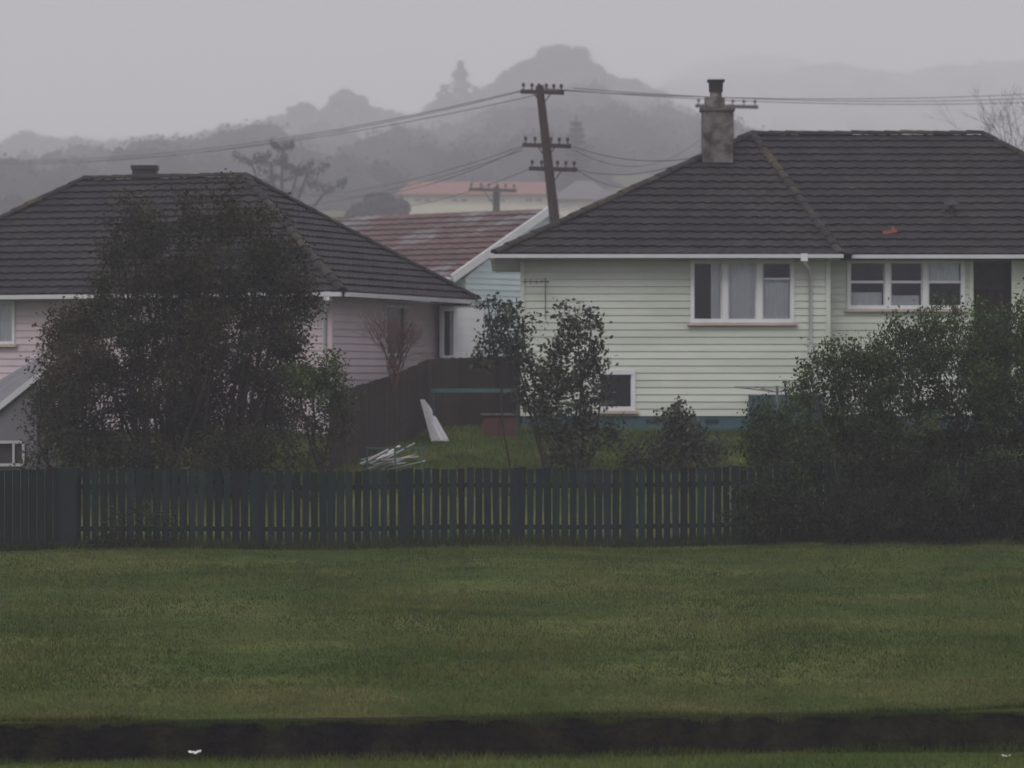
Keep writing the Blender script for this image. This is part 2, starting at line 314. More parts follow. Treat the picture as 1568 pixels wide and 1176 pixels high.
window(H,(x0,yl),(x1,yl),(0,-1),*w3,[0,1],f=.10)
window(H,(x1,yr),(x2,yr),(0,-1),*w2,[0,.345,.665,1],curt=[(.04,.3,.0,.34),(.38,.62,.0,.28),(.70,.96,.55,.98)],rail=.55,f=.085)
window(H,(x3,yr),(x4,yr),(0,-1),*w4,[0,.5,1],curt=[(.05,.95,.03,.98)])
mb=MB(); mb.box((x0+w1[0]+(w1[1]-w1[0])*.83,yl-.01,w1[2]+(w1[3]-w1[2])*.70),((w1[1]-w1[0])*.16-.07,.03,.02)); mb.build('sash_bar','white',H)
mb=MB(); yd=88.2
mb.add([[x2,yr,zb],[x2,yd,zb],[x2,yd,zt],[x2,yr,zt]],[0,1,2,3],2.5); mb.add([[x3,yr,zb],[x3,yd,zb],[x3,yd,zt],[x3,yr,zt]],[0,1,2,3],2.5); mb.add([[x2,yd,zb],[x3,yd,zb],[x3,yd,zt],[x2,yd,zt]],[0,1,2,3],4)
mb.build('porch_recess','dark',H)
mb=MB(); mb.box(((x2+x3)/2+.12,yd-.05,zb+1.9),(.36,.03,1.15),col=4); mb.build('front_door','brown',H)
mb=MB(); mb.box(((x0+x1)/2,yl+.04,EZ-1.0),((x1-x0)/2,.03,.26)); mb.box(((x1+x4)/2,yr+.04,EZ-1.0),((x4-x1)/2,.03,.26)); mb.box((x0+.04,90.5,EZ-1.0),(.03,4.5,.26))
for px in (880,1000,1090): mb.box((PX(px,yl),yl+.005,EZ-.88),(.16,.012,.05),col=.25)
a,b=PX(1146,yl),PX(1262,yl); mb.box(((a+b)/2,yl-.1,(PZ(605,yl)+EZ-1.25)/2),((b-a)/2,.08,(PZ(605,yl)-EZ+1.25)/2),col=.75); mb.build('painted_foundation','teal',H)
mb=MB(); xd=PX(1241,yl-.1); mb.tube([[PX(1231,fd),fd-.05,ez-.1],[PX(1231,fd),fd-.05,ez-.2],[xd,yl-.09,ez-.38],[xd,yl-.09,zb+.5]],.04,8,.85); mb.box((PX(1231,fd),fd-.07,ez-.09),(.08,.07,.09)); mb.build('downpipe','white',H)
mb=MB()
mb.tube([[PX(835,yl),yl-.08,PZ(425,yl)-1.0],[PX(835,yl),yl-.08,PZ(425,yl)]],.010,5); mb.tube([[PX(800,84),yl-.3,PZ(432,yl)],[PX(842,84),yl-.3,PZ(432,yl)]],.012,5)
for i in range(5):
    xx=PX(804+i*8.6,yl); mb.tube([[xx,yl-.3-.02,PZ(432,yl)-.07+.01*i],[xx,yl-.3+.02,PZ(432,yl)+.07-.01*i]],.008,4)
mb.tube([[PX(835,yl),yl-.02,PZ(430,yl)],[PX(835,yl),yl-.3,PZ(432,yl)]],.012,5); mb.build('tv_antenna','black',H)
mb=MB(); cd=89.6; cx=PX(1098,cd)
mb.box((cx,cd,(PZ(250,cd)+PZ(170,cd))/2),(.37,.35,(PZ(170,cd)-PZ(250,cd))/2),col=1); mb.box((cx,cd,PZ(168,cd)),(.42,.40,.045),col=.8)
mb.box((cx-.06,cd,PZ(158,cd)),(.24,.24,.13),col=1.2); mb.tube([[cx-.03,cd,PZ(160,cd)],[cx-.03,cd,PZ(138,cd)]],[.16,.14],12,1.3); mb.build('chimney','conc',H)
mb=MB(); mb.tube([[cx-.03,cd,PZ(141,cd)],[cx-.03,cd,PZ(126,cd)]],[.17,.18],12); mb.box((cx-.03,cd,PZ(124,cd)),(.21,.21,.025)); mb.build('chimney_cowl','black',H)
def roofpt(px,py):
    s=((588-py)-(588-390))/((588-206)-(588-390)); d=86.1+4.5*s; return P(px,py,d)
mb=MB(); p=roofpt(1457,330); mb.tube([p,p+[0,-.05,.26]],[.07,.07],10,1.6); mb.tube([p+[0,-.05,.24],p+[0,-.05,.38]],[.19,.17],12,2.8); mb.tube([p+[-.2,.02,0],p+[-.2,-.02,.12]],.04,8,3); mb.build('roof_vent','black',H)
mb=MB(); p=roofpt(1362,357); mb.box(p+[0,-.05,.03],(.17,.03,.04),(1,0,.15)); mb.box(p+[.08,-.08,.08],(.03,.03,.07)); mb.build('broken_ridge_tile','orange',H)

# ---------------- left house ----------------
H=empty('pink_weatherboard_house')
th=math.radians(20); u=np.array([-math.cos(th),math.sin(th),0]); v=np.array([math.sin(th),math.cos(th),0]); ez2=EZ+2.13; rz2=EZ+5.11
C=np.array([PX(524,84),84,ez2]); W=8.9; Lh=13.3
A1=C+u*Lh; B1=C+v*W; D1=A1+v*W; r1=C+(u+v)*W/2; r1[2]=rz2; r2=C+u*(Lh-W/2)+v*W/2; r2[2]=rz2
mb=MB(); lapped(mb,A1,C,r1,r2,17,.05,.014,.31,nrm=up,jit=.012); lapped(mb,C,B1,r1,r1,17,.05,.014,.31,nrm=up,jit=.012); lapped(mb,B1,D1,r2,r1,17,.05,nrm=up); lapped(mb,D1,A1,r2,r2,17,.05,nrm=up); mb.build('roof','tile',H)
mb=MB(); caps(mb,r2,r1); caps(mb,C,r1); caps(mb,B1,r1); caps(mb,A1,r2); caps(mb,D1,r2); mb.build('ridge_caps','cap',H)
mb=MB(); mb.beam(A1-v*.06-[0,0,.06],C-v*.06-[0,0,.06],.1,.10,.8); mb.beam(C-u*.06-[0,0,.06]+v*.1,B1-u*.06-[0,0,.06],.1,.10,.8)
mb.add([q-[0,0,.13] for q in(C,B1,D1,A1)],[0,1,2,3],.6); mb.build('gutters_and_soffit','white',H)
wc=C+.5*(u+v); wl=A1-.5*u+.5*v; wb=B1+.5*u-.5*v; wd=D1-.5*u-.5*v; zt=ez2-.125; zb=EZ-1.6
def upx(px,Pa,dr):
    k=(px-784)/F; return (k*Pa[1]-Pa[0])/(dr[0]-k*dr[1])
def wh(px0,px1,py0,py1,Pa,dr):
    a,b=upx(px0,Pa,dr),upx(px1,Pa,dr); d=Pa[1]+dr[1]*(a+b)/2; return (a,b,PZ(py1,d),PZ(py0,d))
hA=wh(-40,24,461,527,wl,-u); hB=wh(148,205,466,522,wl,-u); hC=wh(588,622,468,545,wc,v)
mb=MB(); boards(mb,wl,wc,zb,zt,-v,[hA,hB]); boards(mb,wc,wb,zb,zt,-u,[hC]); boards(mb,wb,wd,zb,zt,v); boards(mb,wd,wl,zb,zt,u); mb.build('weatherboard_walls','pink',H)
mb=MB(); mb.box([wc[0],wc[1],(zb+zt)/2],(.055,.055,(zt-zb)/2),u,v); mb.build('corner_board','pink',H)
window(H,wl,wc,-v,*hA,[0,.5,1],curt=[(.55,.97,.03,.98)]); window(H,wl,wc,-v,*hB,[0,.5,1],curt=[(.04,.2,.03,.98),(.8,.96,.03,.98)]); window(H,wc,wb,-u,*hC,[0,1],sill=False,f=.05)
mb=MB(); p=C-v*.03+u*.35; mb.box(p-[0,0,.1],(.07,.07,.1),u,v); pp=wc-v*.08+u*.12; mb.tube([p-[0,0,.15],[pp[0],pp[1],ez2-.45],[pp[0],pp[1],zb]],.04,8,.9); mb.build('downpipe','white',H)
ps=np.array([PX(673,90.8),90.8,0]); pe=np.array([PX(741,90.6),90.6,0]); zt=PZ(468,90.6); zb2=EZ-1.2
hh=(.05,.42,PZ(548,90.8),zt-.08)
mb=MB(); boards(mb,ps,pe,zb2,zt,(0,-1),[hh],h=.4,lip=.004); boards(mb,pe,pe+[0,2.5,0],zb2,zt,(1,0),h=.4,lip=.004); boards(mb,ps,ps+[0,2.0,0],zb2,zt,(-1,0),h=.4,lip=.004)
mb.add([[ps[0],90.75,zt],[pe[0]+.05,90.55,zt],[pe[0]+.05,93,zt],[ps[0],93,zt]],[0,1,2,3]); mb.build('sun_porch','white',H)
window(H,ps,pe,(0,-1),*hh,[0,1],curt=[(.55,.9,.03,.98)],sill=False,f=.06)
cd=91.6; mb=MB(); cx=PX(222,cd); mb.box((cx,cd,rz2+.05),(.3,.25,.25),col=.9); mb.box((cx,cd,rz2+.33),(.33,.28,.05),col=1.3)
mb.build('chimney','black',H)

H=empty('garden_shed')
a=P(-90,690,77); b=P(64,567,77); c2=P(80,536,80.5); d2=P(-90,636,80.5)
mb=MB(); n=40
for i in range(n):
    t0,t1=i/n,(i+1)/n; o=[0,0,.035*(i%2)]; o2=[0,0,.035*((i+1)%2)]
    mb.add([a+(d2-a)*t0+o,a+(d2-a)*t1+o2,b+(c2-b)*t1+o2,b+(c2-b)*t0+o],[0,1,2,3],.9+.2*(i%2))
mb.build('corrugated_roof','greyroof',H)
mb=MB(); mb.beam(a-[0,.03,.06],b-[0,.03,.06],.05,.12,.85); mb.build('bargeboard','white',H)
mb=MB(); zb=EZ-2.5; a1=a+[0,.06,-.08]; b1=b+[-.12,.06,-.12]
boards(mb,a1,b1,zb,a1[2]-.01,(0,-1),[],h=.17)
mb.add([a1,b1,[b1[0],b1[1],a1[2]]],[0,2,1],.95); mb.add([[b1[0],b1[1],zb],[b1[0],80.3,zb],[b1[0],80.3,b1[2]+.3],[b1[0],b1[1],b1[2]]],[0,1,2,3]); mb.build('walls','greyroof',H)
mb=MB(); x0s,x1s=PX(-30,77),PX(36,77)
for zz in (PZ(677,76.9),PZ(712,76.9)): mb.box(((x0s+x1s)/2,76.98,zz),((x1s-x0s)/2,.04,.03),col=.7)
for xx in(x0s,(x0s+x1s)/2+.25,x1s): mb.box((xx,76.98,PZ(694,76.9)),(.025,.035,.21),col=.7)
mb.build('window_frame','white',H)
mb=MB(); mb.box(((x0s+x1s)/2,77.03,PZ(694,77)),((x1s-x0s)/2,.02,.24)); mb.build('window_pane','dark',H)

# ---------------- middle house ----------------
H=empty('rusty_roof_house')
G=P(840,320,108); Ee=P(690,424,104.6); Rf=P(505,331,113.5); dv=Rf-G; Ef=Ee+dv; Ef[2]=Ee[2]; Rf[2]=G[2]
G2=G+[G[0]-Ee[0],G[1]-Ee[1],0]; G2[2]=Ee[2]
mb=MB(); lapped(mb,Ef,Ee,G,Rf,12,.05,.012,.4,du=.08,nrm=up); lapped(mb,G2,G2+dv*[1,1,0],Rf,G,10,.04,nrm=up); mb.build('roof','rust',H)
mb=MB(); mb.beam(Ee+[.05,-.1,-.05],G+[.05,-.1,-.03],.06,.24); mb.beam(G+[.05,-.1,-.03],G2+[.05,-.1,-.05],.06,.2); mb.beam(Ef+[0,-.1,-.05],Ee+[0,-.1,-.05],.1,.1); mb.build('bargeboards','white',H)
mb=MB(); g1=Ee+(G2-Ee)*.07+[0,.2,0]; g2=Ee+(G2-Ee)*.93+[0,.2,0]
nn=np.array([G2[1]-Ee[1],-(G2[0]-Ee[0]),0]); nn=nn/np.linalg.norm(nn)
if nn[1]>0: nn=-nn
boards(mb,g1,g2,EZ-1,Ee[2],nn); gt=G+[0,.2,-.1]; lapped(mb,[g1[0],g1[1],Ee[2]],[g2[0],g2[1],Ee[2]],gt,gt,11,.02,nrm=nn)
f1=g1+dv*[1,1,0]; boards(mb,f1,g1,EZ-1,Ee[2]-.05,(-.3,-1)); mb.build('weatherboard_walls','blue',H)

def farhouse(name,px0,px1,pyr,pye,pyb,d,roof,wall,ridge_in=.3,win=4):
    H=empty(name); x0,x1=PX(px0,d),PX(px1,d); zr,ze,zb=PZ(pyr,d+3.5),PZ(pye,d),PZ(pyb,d)
    mb=MB(); a,b=np.array([x0-.4,d-.4,ze]),np.array([x1+.4,d-.4,ze]); c,e=np.array([x1-ridge_in,d+3.5,zr]),np.array([x0+ridge_in,d+3.5,zr]); f,g_=np.array([x1+.4,d+7.4,ze]),np.array([x0-.4,d+7.4,ze])
    lapped(mb,a,b,c,e,8,.05,nrm=up); lapped(mb,f,g_,e,c,8,.05,nrm=up); mb.add([b,f,c],[0,1,2]); mb.add([a,g_,e],[0,1,2]); mb.build('roof',roof,H)
    mb=MB(); w=(x1-x0)/win; hs=[(i*w+w*.25,i*w+w*.75,max(zb+.9,ze-1.4),ze-.25) for i in range(win)]
    boards(mb,(x0,d),(x1,d),zb-2,ze,(0,-1),hs,h=.4); boards(mb,(x1,d),(x1,d+7),zb-2,ze,(1,0),h=.4); boards(mb,(x0,d),(x0,d+7),zb-2,ze,(-1,0),h=.4); mb.build('walls',wall,H)
    mb=MB(); fm=MB()
    for h_ in hs:
        mb.add([[x0+h_[0],d+.1,h_[2]],[x0+h_[1],d+.1,h_[2]],[x0+h_[1],d+.1,h_[3]],[x0+h_[0],d+.1,h_[3]]],[0,1,2,3])
        for xx in(h_[0],(h_[0]+h_[1])/2,h_[1]): fm.box((x0+xx,d-.02,(h_[2]+h_[3])/2),(.06,.05,(h_[3]-h_[2])/2))
    mb.build('window_panes','dark',H); fm.build('window_frames','white',H)
farhouse('red_roof_house',618,846,279,298,335,185,'redroof','farwall')
farhouse('grey_roof_house',856,935,277,306,335,178,'greyroof','farwall',ridge_in=.9,win=2)
farhouse('hillside_house',488,566,200,209,222,345,'greyroof','farwall',win=3)

# ---------------- poles ----------------
def pole(name,px,pyt,pyb,d,arms,r=.13,lean=0.0):
    H=empty(name); mb=MB(); T=P(px,pyt,d); B=P(px+lean,pyb,d); mb.tube([B,(T+B)/2,T],[r*1.15,r,r*.85],12); mb.build('pole_shaft','pole',H)
    for k,(a,b,py,dp) in enumerate(arms):
        mb=MB(); A_=P(a,py,d+dp-.1);B_=P(b,py+2,d-dp-.1); mb.beam(A_,B_,.1,.12); mb.tube([P((a+b)/2-15,py,d-.1),P((a+b)/2,py+22,d-.1),P((a+b)/2+15,py,d-.1)],.02,5); mb.build('crossarm_%d'%(k+1),'pole',H)
        im=MB()
        for t in (.04,.25,.42,.6,.78,.96):
            q=A_+(B_-A_)*t; im.tube([q+[0,0,.04],q+[0,0,.13],q+[0,0,.16],q+[0,0,.24]],[.02,.02,.055,.04],8)
        im.build('insulators_%d'%(k+1),'ins',H)
    return H
d1=103
pole('utility_pole',826,131,352,d1,[(799,862,140,.6),(802,872,222,.9),(812,882,258,.9)],lean=25)
pole('utility_pole',1119,160,300,125,[(1066,1160,162,.8)],r=.12)
pole('utility_pole',760,286,350,135,[(719,790,290,.5)],r=.13)
def wire(A,B,sag,name='power_line',r=.010):
    t=np.linspace(0,1,24)[:,None]; p=A+(B-A)*t; p[:,2]-=(4*sag*t*(1-t)).ravel(); mb=MB(); mb.tube(p,r,4); mb.build(name,'wire')
for i,(a,b) in enumerate([(800,138),(858,137),(812,137)]):
    wire(P(a,b,d1),P(-150,236+i*4,150),.9); wire(P(a+20,b-2,d1),P(1750,132+i*8,120),.35)
wire(P(804,222,d1),P(380,300,145),.5); wire(P(808,222,d1),P(430,288,140),.8); wire(P(870,222,d1),P(1075,240,95),.25); wire(P(866,222,d1),P(1119,166,125),1.2); wire(P(880,258,d1),P(1119,170,125),1.4); wire(P(878,258,d1),P(1070,240,94),.3)
wire(P(800,230,d1),P(300,320,150),.6); wire(P(812,258,d1),P(420,300,160),.9)

# ---------------- front fence ----------------
def fy(x): return 70.0+.125*x
H=empty('picket_fence'); dd=np.array([1,.125,0]);dd/=np.linalg.norm(dd); nd=np.array([-dd[1],dd[0],0])
mb=MB(); x=PX(118,68.9)
while x<12.5:
    z=float(terr(x,fy(x))); hgt=1.42+random.uniform(-.025,.025); tl=random.gauss(0,.009); w=.066+random.uniform(-.006,.005)
    if random.random()<.012: x+=.165; continue
    mb.box((x,fy(x),z+.05+hgt/2),(w,.011,hgt/2),dd,nd,(tl,0,1),col=random.uniform(.6,1.45)*np.array([1,random.uniform(.9,1.1),random.uniform(.85,1.1)])); x+=.165
mb.build('pickets','fence',H)
mb=MB(); xx=PX(118,68.9)
for rzo in(.35,1.15):
    x=xx
    while x<12.5: 
        a,b=x,min(x+2.4,12.5); mb.beam((a,fy(a)+.035,terr(a,fy(a))+rzo),(b,fy(b)+.035,terr(b,fy(b))+rzo),.045,.09,.6); x+=2.4
for px in(285,396,507,620,790,962,1130,1300,1470):
    x=PX(px,70); mb.box((x,fy(x)+.02,terr(x,fy(x))+.72),(.05,.06,.76),dd,nd,col=1.1)
mb.build('rails_and_posts','fence',H)
H=empty('close_board_fence'); mb=MB(); x=-12.5
while x<PX(86,68.7):
    z=float(terr(x,fy(x)-.1)); mb.box((x,fy(x)-.08,z+.76),(.073,.012,.75+random.uniform(-.01,.01)),dd,nd,col=random.uniform(.5,.95)); x+=.15
mb.build('boards','fence',H)
mb=MB(); x=PX(101,68.5); mb.box((x,fy(x)-.12,terr(x,fy(x))+.72),(.17,.06,.80),dd,nd,col=1.0); mb.build('gate_post','fence',H)

H=empty('paling_fence'); mb=MB(); path=[(PX(505,79),79),(PX(655,86),86),(PX(805,88.5),88.5)]
for (ax,ay),(bx,by) in zip(path[:-1],path[1:]):
    L_=math.hypot(bx-ax,by-ay); m_=int(L_/.13); d_=np.array([(bx-ax)/L_,(by-ay)/L_,0]); n_=np.array([-d_[1],d_[0],0])
    for i in range(m_):
        t_=(i+.5)/m_; x=ax+(bx-ax)*t_; y=ay+(by-ay)*t_; z=float(terr(x,y)); hh_=1.65+random.uniform(-.015,.015); mb.box((x,y,z+hh_/2),(.0645,.012,hh_/2),d_,n_,col=random.uniform(.7,1.3))
    for zz in(.4,1.3): mb.beam((ax,ay+.04,terr(ax,ay)+zz),(bx,by+.04,terr(bx,by)+zz),.05,.09,.8)
mb.build('palings','brown',H)

mb=MB()
for i in range(14):
    a=P(random.uniform(546,598),random.uniform(702,724),77.5+random.uniform(0,.8)); b=a+[random.uniform(.35,.8),random.uniform(-.3,.3),random.uniform(.02,.35)]; mb.beam(a,b,.1,.025,random.uniform(.3,.85))
mb.build('timber_offcuts_pile','litter')
mb=MB()
for i in range(4): mb.beam(P(664+i*7,676,84)+[0,i*.05,0],P(647+i*3,612+i*4,84.6),.12,.02,random.uniform(.35,.7))
mb.build('leaning_planks','litter')
mb=MB(); mb.beam(P(660,598,84.5),P(796,598,84.5),.05,.09); mb.beam(P(664,598,84.5),P(664,668,84.5),.05,.05,.5); mb.beam(P(792,598,84.5),P(792,668,84.5),.05,.05,.5); mb.build('garden_rail','tealrail')
mb=MB(); mb.beam(P(560,686,77),P(650,686,77),.03,.035); 
for px in(562,605,645): mb.beam(P(px,686,77),P(px,735,77),.04,.08 if px==645 else .03)
mb.build('garden_frame','tealrail')
H=empty('rabbit_hutch'); c=P(765,652,85); mb=MB(); mb.box(c,(.38,.25,.24)); mb.box(c+[0,-.26,0],(.02,.01,.24),col=.5); mb.build('body','red',H); mb=MB(); mb.box(c+[0,0,.27],(.44,.32,.02)); mb.build('lid','conc',H)
mb=MB(); c=P(1190,640,84.5); mb.tube([c,c+[0,0,.75]],.03,8)
for a in range(4):
    t_=a*math.pi/2+.4; mb.tube([c+[0,0,.6],c+[1.1*math.cos(t_),1.1*math.sin(t_),.72]],.014,5)
for r_ in(.5,.8,1.05):
    mb.tube([c+[r_*math.cos(a*math.pi/2+.4),r_*math.sin(a*math.pi/2+.4),.6+.12*r_] for a in range(5)],.005,4)
mb.build('rotary_clothesline','greyroof')

# ---------------- foliage ----------------
def leaf_quads(cen,size,rng_,up=0.2,asp=.55):
    n=len(cen); d=rng_.normal(size=(n,3)); d[:,2]+=up; d/=np.linalg.norm(d,axis=1)[:,None]; e=rng_.normal(size=(n,3)); w=np.cross(d,e); w/=np.linalg.norm(w,axis=1)[:,None]
    s=(size*rng_.uniform(.6,1.3,n))[:,None]
    V=np.stack([cen-d*s*.5,cen+w*s*asp*.5,cen+d*s*.5,cen-w*s*asp*.5],1).reshape(-1,3)
    return V,np.arange(4*n).reshape(-1,4)
def tree(name,base,clumps,leaf,leafmat,nleaf=900,tints=((1,1,1),),twig=.25,trunks=1,tr=.12,seed=1,up=.3,dark=.55,twigk=1.0,limbp=1.0):
    R=np.random.default_rng(seed); H=empty(name); tb=MB(); lb=MB(); base=np.asarray(base,float)
    cs=[]
    for c in clumps:
        px,py,r,d=c[:4]; den=c[4] if len(c)>4 else 1.0; cs.append((P(px,py,d),r*d/F,den,c[5] if len(c)>5 else None))
    for k,(c,r,den,tt) in enumerate(cs):
        if R.random()<limbp:
            b=base+np.array([R.uniform(-.15,.15)*trunks,R.uniform(-.1,.1)*trunks,0]) 
            if abs(b[0]-c[0])>1.5: b[0]=c[0]+(b[0]-c[0])*.35; b[2]=float(terr(b[0],b[1]))-.05
            mid=b+(c-b)*.45+R.normal(0,.12,3)+np.array([0,0,.1]); 
            tp=c+R.normal(0,.05,3); t=np.linspace(0,1,7)[:,None]; p=(1-t)**2*b+2*t*(1-t)*mid+t*t*tp; p[1:-1]+=R.normal(0,.03,(5,3))
            tb.tube(p,np.linspace(tr*R.uniform(.6,1),.015,7),6)
        nt=int(14*den*max(.6,(r/.4)**1.7)*twigk)+4
        dirs=R.normal(size=(nt,3)); dirs/=np.linalg.norm(dirs,axis=1)[:,None]; rad=r*R.uniform(.15,1.15,nt)**.55; tips=c+dirs*rad[:,None]*[1,.9,1]
        tips[:,2]+=np.maximum(0,up*.3*R.random(nt)**2)
        for q in tips:
            m_=c+(q-c)*.5+R.normal(0,.04,3); tb.tube([c+R.normal(0,.05,3),m_,q],[.009,.007,.003],3)
        per=max(4,int(nleaf*den*(r/.5)**2/nt))
        cen=np.repeat(tips,per,0)+R.normal(0,1,(nt*per,3))*twig*[1,1,.8]
        ok=cen[:,2]>float(terr(c[0],c[1]))+.02; cen=cen[ok]
        if len(cen)==0: continue
        V_,F_=leaf_quads(cen,leaf,R,up)
        tc=np.array(tints[R.integers(len(tints))] if tt is None else tt)
        sh=np.repeat(R.uniform(dark,1.5,nt),per)[ok]
        col=tc[None,:]*(sh*R.uniform(.6,1.4,len(cen)))[:,None]
        lb.add(V_,F_,col)
    tb.build('trunk_and_limbs','bark',H); lb.build('foliage',leafmat,H); return H
Bz=lambda px,d: np.array([PX(px,d),d,float(terr(PX(px,d),d))-.05])
G1=(1,1,1);G2c=(.8,.78,.75);GR=(1.5,1.05,.95);GG=(1.5,2.2,1.0)
cl=[]
R=np.random.default_rng(11)
prof={330:(195,435,.4),365:(185,440,.65),400:(165,455,.9),440:(150,475,1),480:(100,485,1.1),520:(70,480,1.15),560:(60,475,1.15),600:(55,475,1.15),640:(60,460,1.1),680:(90,440,1.0),712:(110,410,.8)}
for py,(a,b,dn) in prof.items():
    px=a+25
    while px<b-15:
        if R.random()<(.93 if dn>.6 else .8): 
            k=R.uniform(.75,1.3); t_=np.array([G1,G2c,(1.15,.98,.8),(.85,.88,.7)][R.integers(4)])*k
            cl.append((px+R.uniform(-14,14),py+R.uniform(-14,14),R.uniform(24,38)*(1 if dn>.6 else .8),76+R.uniform(-1.3,1.0),dn*.95,tuple(t_)))
        px+=R.uniform(32,50)
for k in range(26): cl.append((R.uniform(150,480),R.uniform(300,450),R.uniform(9,15),76+R.uniform(-1,1),.5,G1))
cl+=[(290,312,26,76,.25,G1),(350,296,22,76,.22,(1.2,1.1,.7)),(230,345,26,76,.4,G1)]
tree('large_garden_tree',Bz(250,76),cl,.085,'leafA',nleaf=1500,twig=.14,trunks=4,tr=.07,seed=3,twigk=1.0,limbp=.4,dark=.45)
cl=[(95,500,28,74.5,.35,GR),(75,560,34,74.5,.5,GR),(65,610,34,74.5,.6,G1),(60,650,34,74.3,.7,G1),(110,690,40,74,.9,G1),(130,540,34,74.5,.5,GR),(100,620,40,74.5,.9,G1),(60,695,34,74,.7,G1)]
tree('reddish_shrub',Bz(95,74.5),cl,.075,'leafA',nleaf=850,twig=.12,trunks=3,tr=.04,seed=4,limbp=.7)
cl=[(450,580,36,75.5,1.1,GG),(490,590,36,75.5,1.2,GG),(515,610,32,75.5,.9,(1.1,1.5,.9)),(470,640,36,75.5,.9,G1),(430,660,34,75.5,.9,G1),(500,570,26,75.5,.8,GG),(380,690,34,75,.9,G1),(340,705,34,75,.9,G1),(430,700,26,75,.7,G1),(515,660,26,75.5,.6,G1),(495,700,22,75.5,.4,G1),(535,640,18,75.5,.4,G1)]
tree('green_shrub',Bz(480,75.5),cl,.08,'leafA',nleaf=1300,twig=.12,trunks=3,tr=.045,seed=5)
cl=[(745,465,14,78,.5),(768,485,24,78,.9),(765,520,30,78,1),(790,545,26,78,.9),(740,550,22,78,.5),(800,500,22,78,.6),(812,565,24,78,.7),(835,580,26,78,.9),(878,490,24,78,.8),(905,500,20,78,.7),(870,525,26,78,1),(905,540,26,78,1),(850,555,26,78,.9),(890,575,30,78,1),(850,610,32,78,1),(905,615,28,78,.9),(830,640,30,78,.9),(870,650,32,78,1),(910,660,30,78,.9),(850,690,26,78,.8),(880,700,26,78,.8),(940,660,22,78,.6),(800,610,22,78,.6),(925,580,12,78,.4)]
tree('garden_tree',Bz(865,78),cl,.12,'leafB',nleaf=660,twig=.12,trunks=3,tr=.045,seed=6,dark=.4,limbp=.6)
cl=[(1045,635,20,79,.7),(1025,660,26,79,.9),(1065,665,26,79,.9),(1050,690,36,79,1),(1010,695,26,79,.8),(1090,700,24,79,.8),(965,700,22,79,.6),(990,710,22,79,.6)]
tree('garden_shrub',Bz(1050,79),cl,.10,'leafB',nleaf=1000,twig=.1,trunks=3,tr=.03,seed=8,up=.8)
cl=[]; R=np.random.default_rng(21)
top={1165:675,1200:640,1240:585,1280:552,1320:545,1360:528,1400:510,1440:505,1480:518,1520:510,1560:495,1600:480,1640:490}
for px,ty in top.items():
    py=ty+30
    while py<825:
        if px<1250 and py>700 and R.random()<.5: py+=40; continue
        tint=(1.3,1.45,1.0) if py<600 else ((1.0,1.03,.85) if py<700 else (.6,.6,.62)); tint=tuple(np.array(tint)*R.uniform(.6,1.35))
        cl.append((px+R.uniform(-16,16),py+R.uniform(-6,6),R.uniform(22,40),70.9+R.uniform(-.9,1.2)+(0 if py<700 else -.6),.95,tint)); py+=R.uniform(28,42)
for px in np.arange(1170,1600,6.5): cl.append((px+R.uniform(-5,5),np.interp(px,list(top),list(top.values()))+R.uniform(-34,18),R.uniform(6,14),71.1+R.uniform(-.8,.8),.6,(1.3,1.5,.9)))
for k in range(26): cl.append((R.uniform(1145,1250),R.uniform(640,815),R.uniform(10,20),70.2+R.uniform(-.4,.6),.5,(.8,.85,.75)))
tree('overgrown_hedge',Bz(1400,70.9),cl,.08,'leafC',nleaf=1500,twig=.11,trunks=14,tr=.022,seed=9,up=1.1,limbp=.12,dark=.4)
cl=[(230,790,30,68.6,.8,(.5,.6,.5)),(180,815,26,68.5,.8,(.5,.6,.5)),(270,815,22,68.6,.5,(.5,.6,.5)),(150,830,20,68.5,.8,(.5,.6,.5))]
tree('low_bush',Bz(220,68.6),cl,.07,'leafC',nleaf=900,twig=.1,trunks=3,tr=.015,seed=10,limbp=.3)
def bare(name,base,h,n,m,seed):
    R=np.random.default_rng(seed); mb=MB(); b=np.asarray(base,float)
    def grow(p,dirn,L_,r,dep):
        q=p+dirn*L_; mb.tube([p,(p+q)/2+R.normal(0,L_*.05,3),q],[r,r*.8,r*.6],4)
        if dep==0: return
        for k in range(R.integers(2,4)):
            nd_=dirn+R.normal(0,.38,3); nd_[2]+=.12; nd_/=np.linalg.norm(nd_); grow(q,nd_,L_*R.uniform(.6,.9),r*.6,dep-1)
    for i in range(n):
        a=np.array([R.normal(0,.3),R.normal(0,.3),1.]); a/=np.linalg.norm(a); grow(b,a,h*.28,.022,5)
    mb.build(name,m)
bare('bare_shrub',P(602,600,82.5),1.9,12,'leafR',31)
bare('bare_tree',P(1550,330,105),3.9,7,'pole',33)

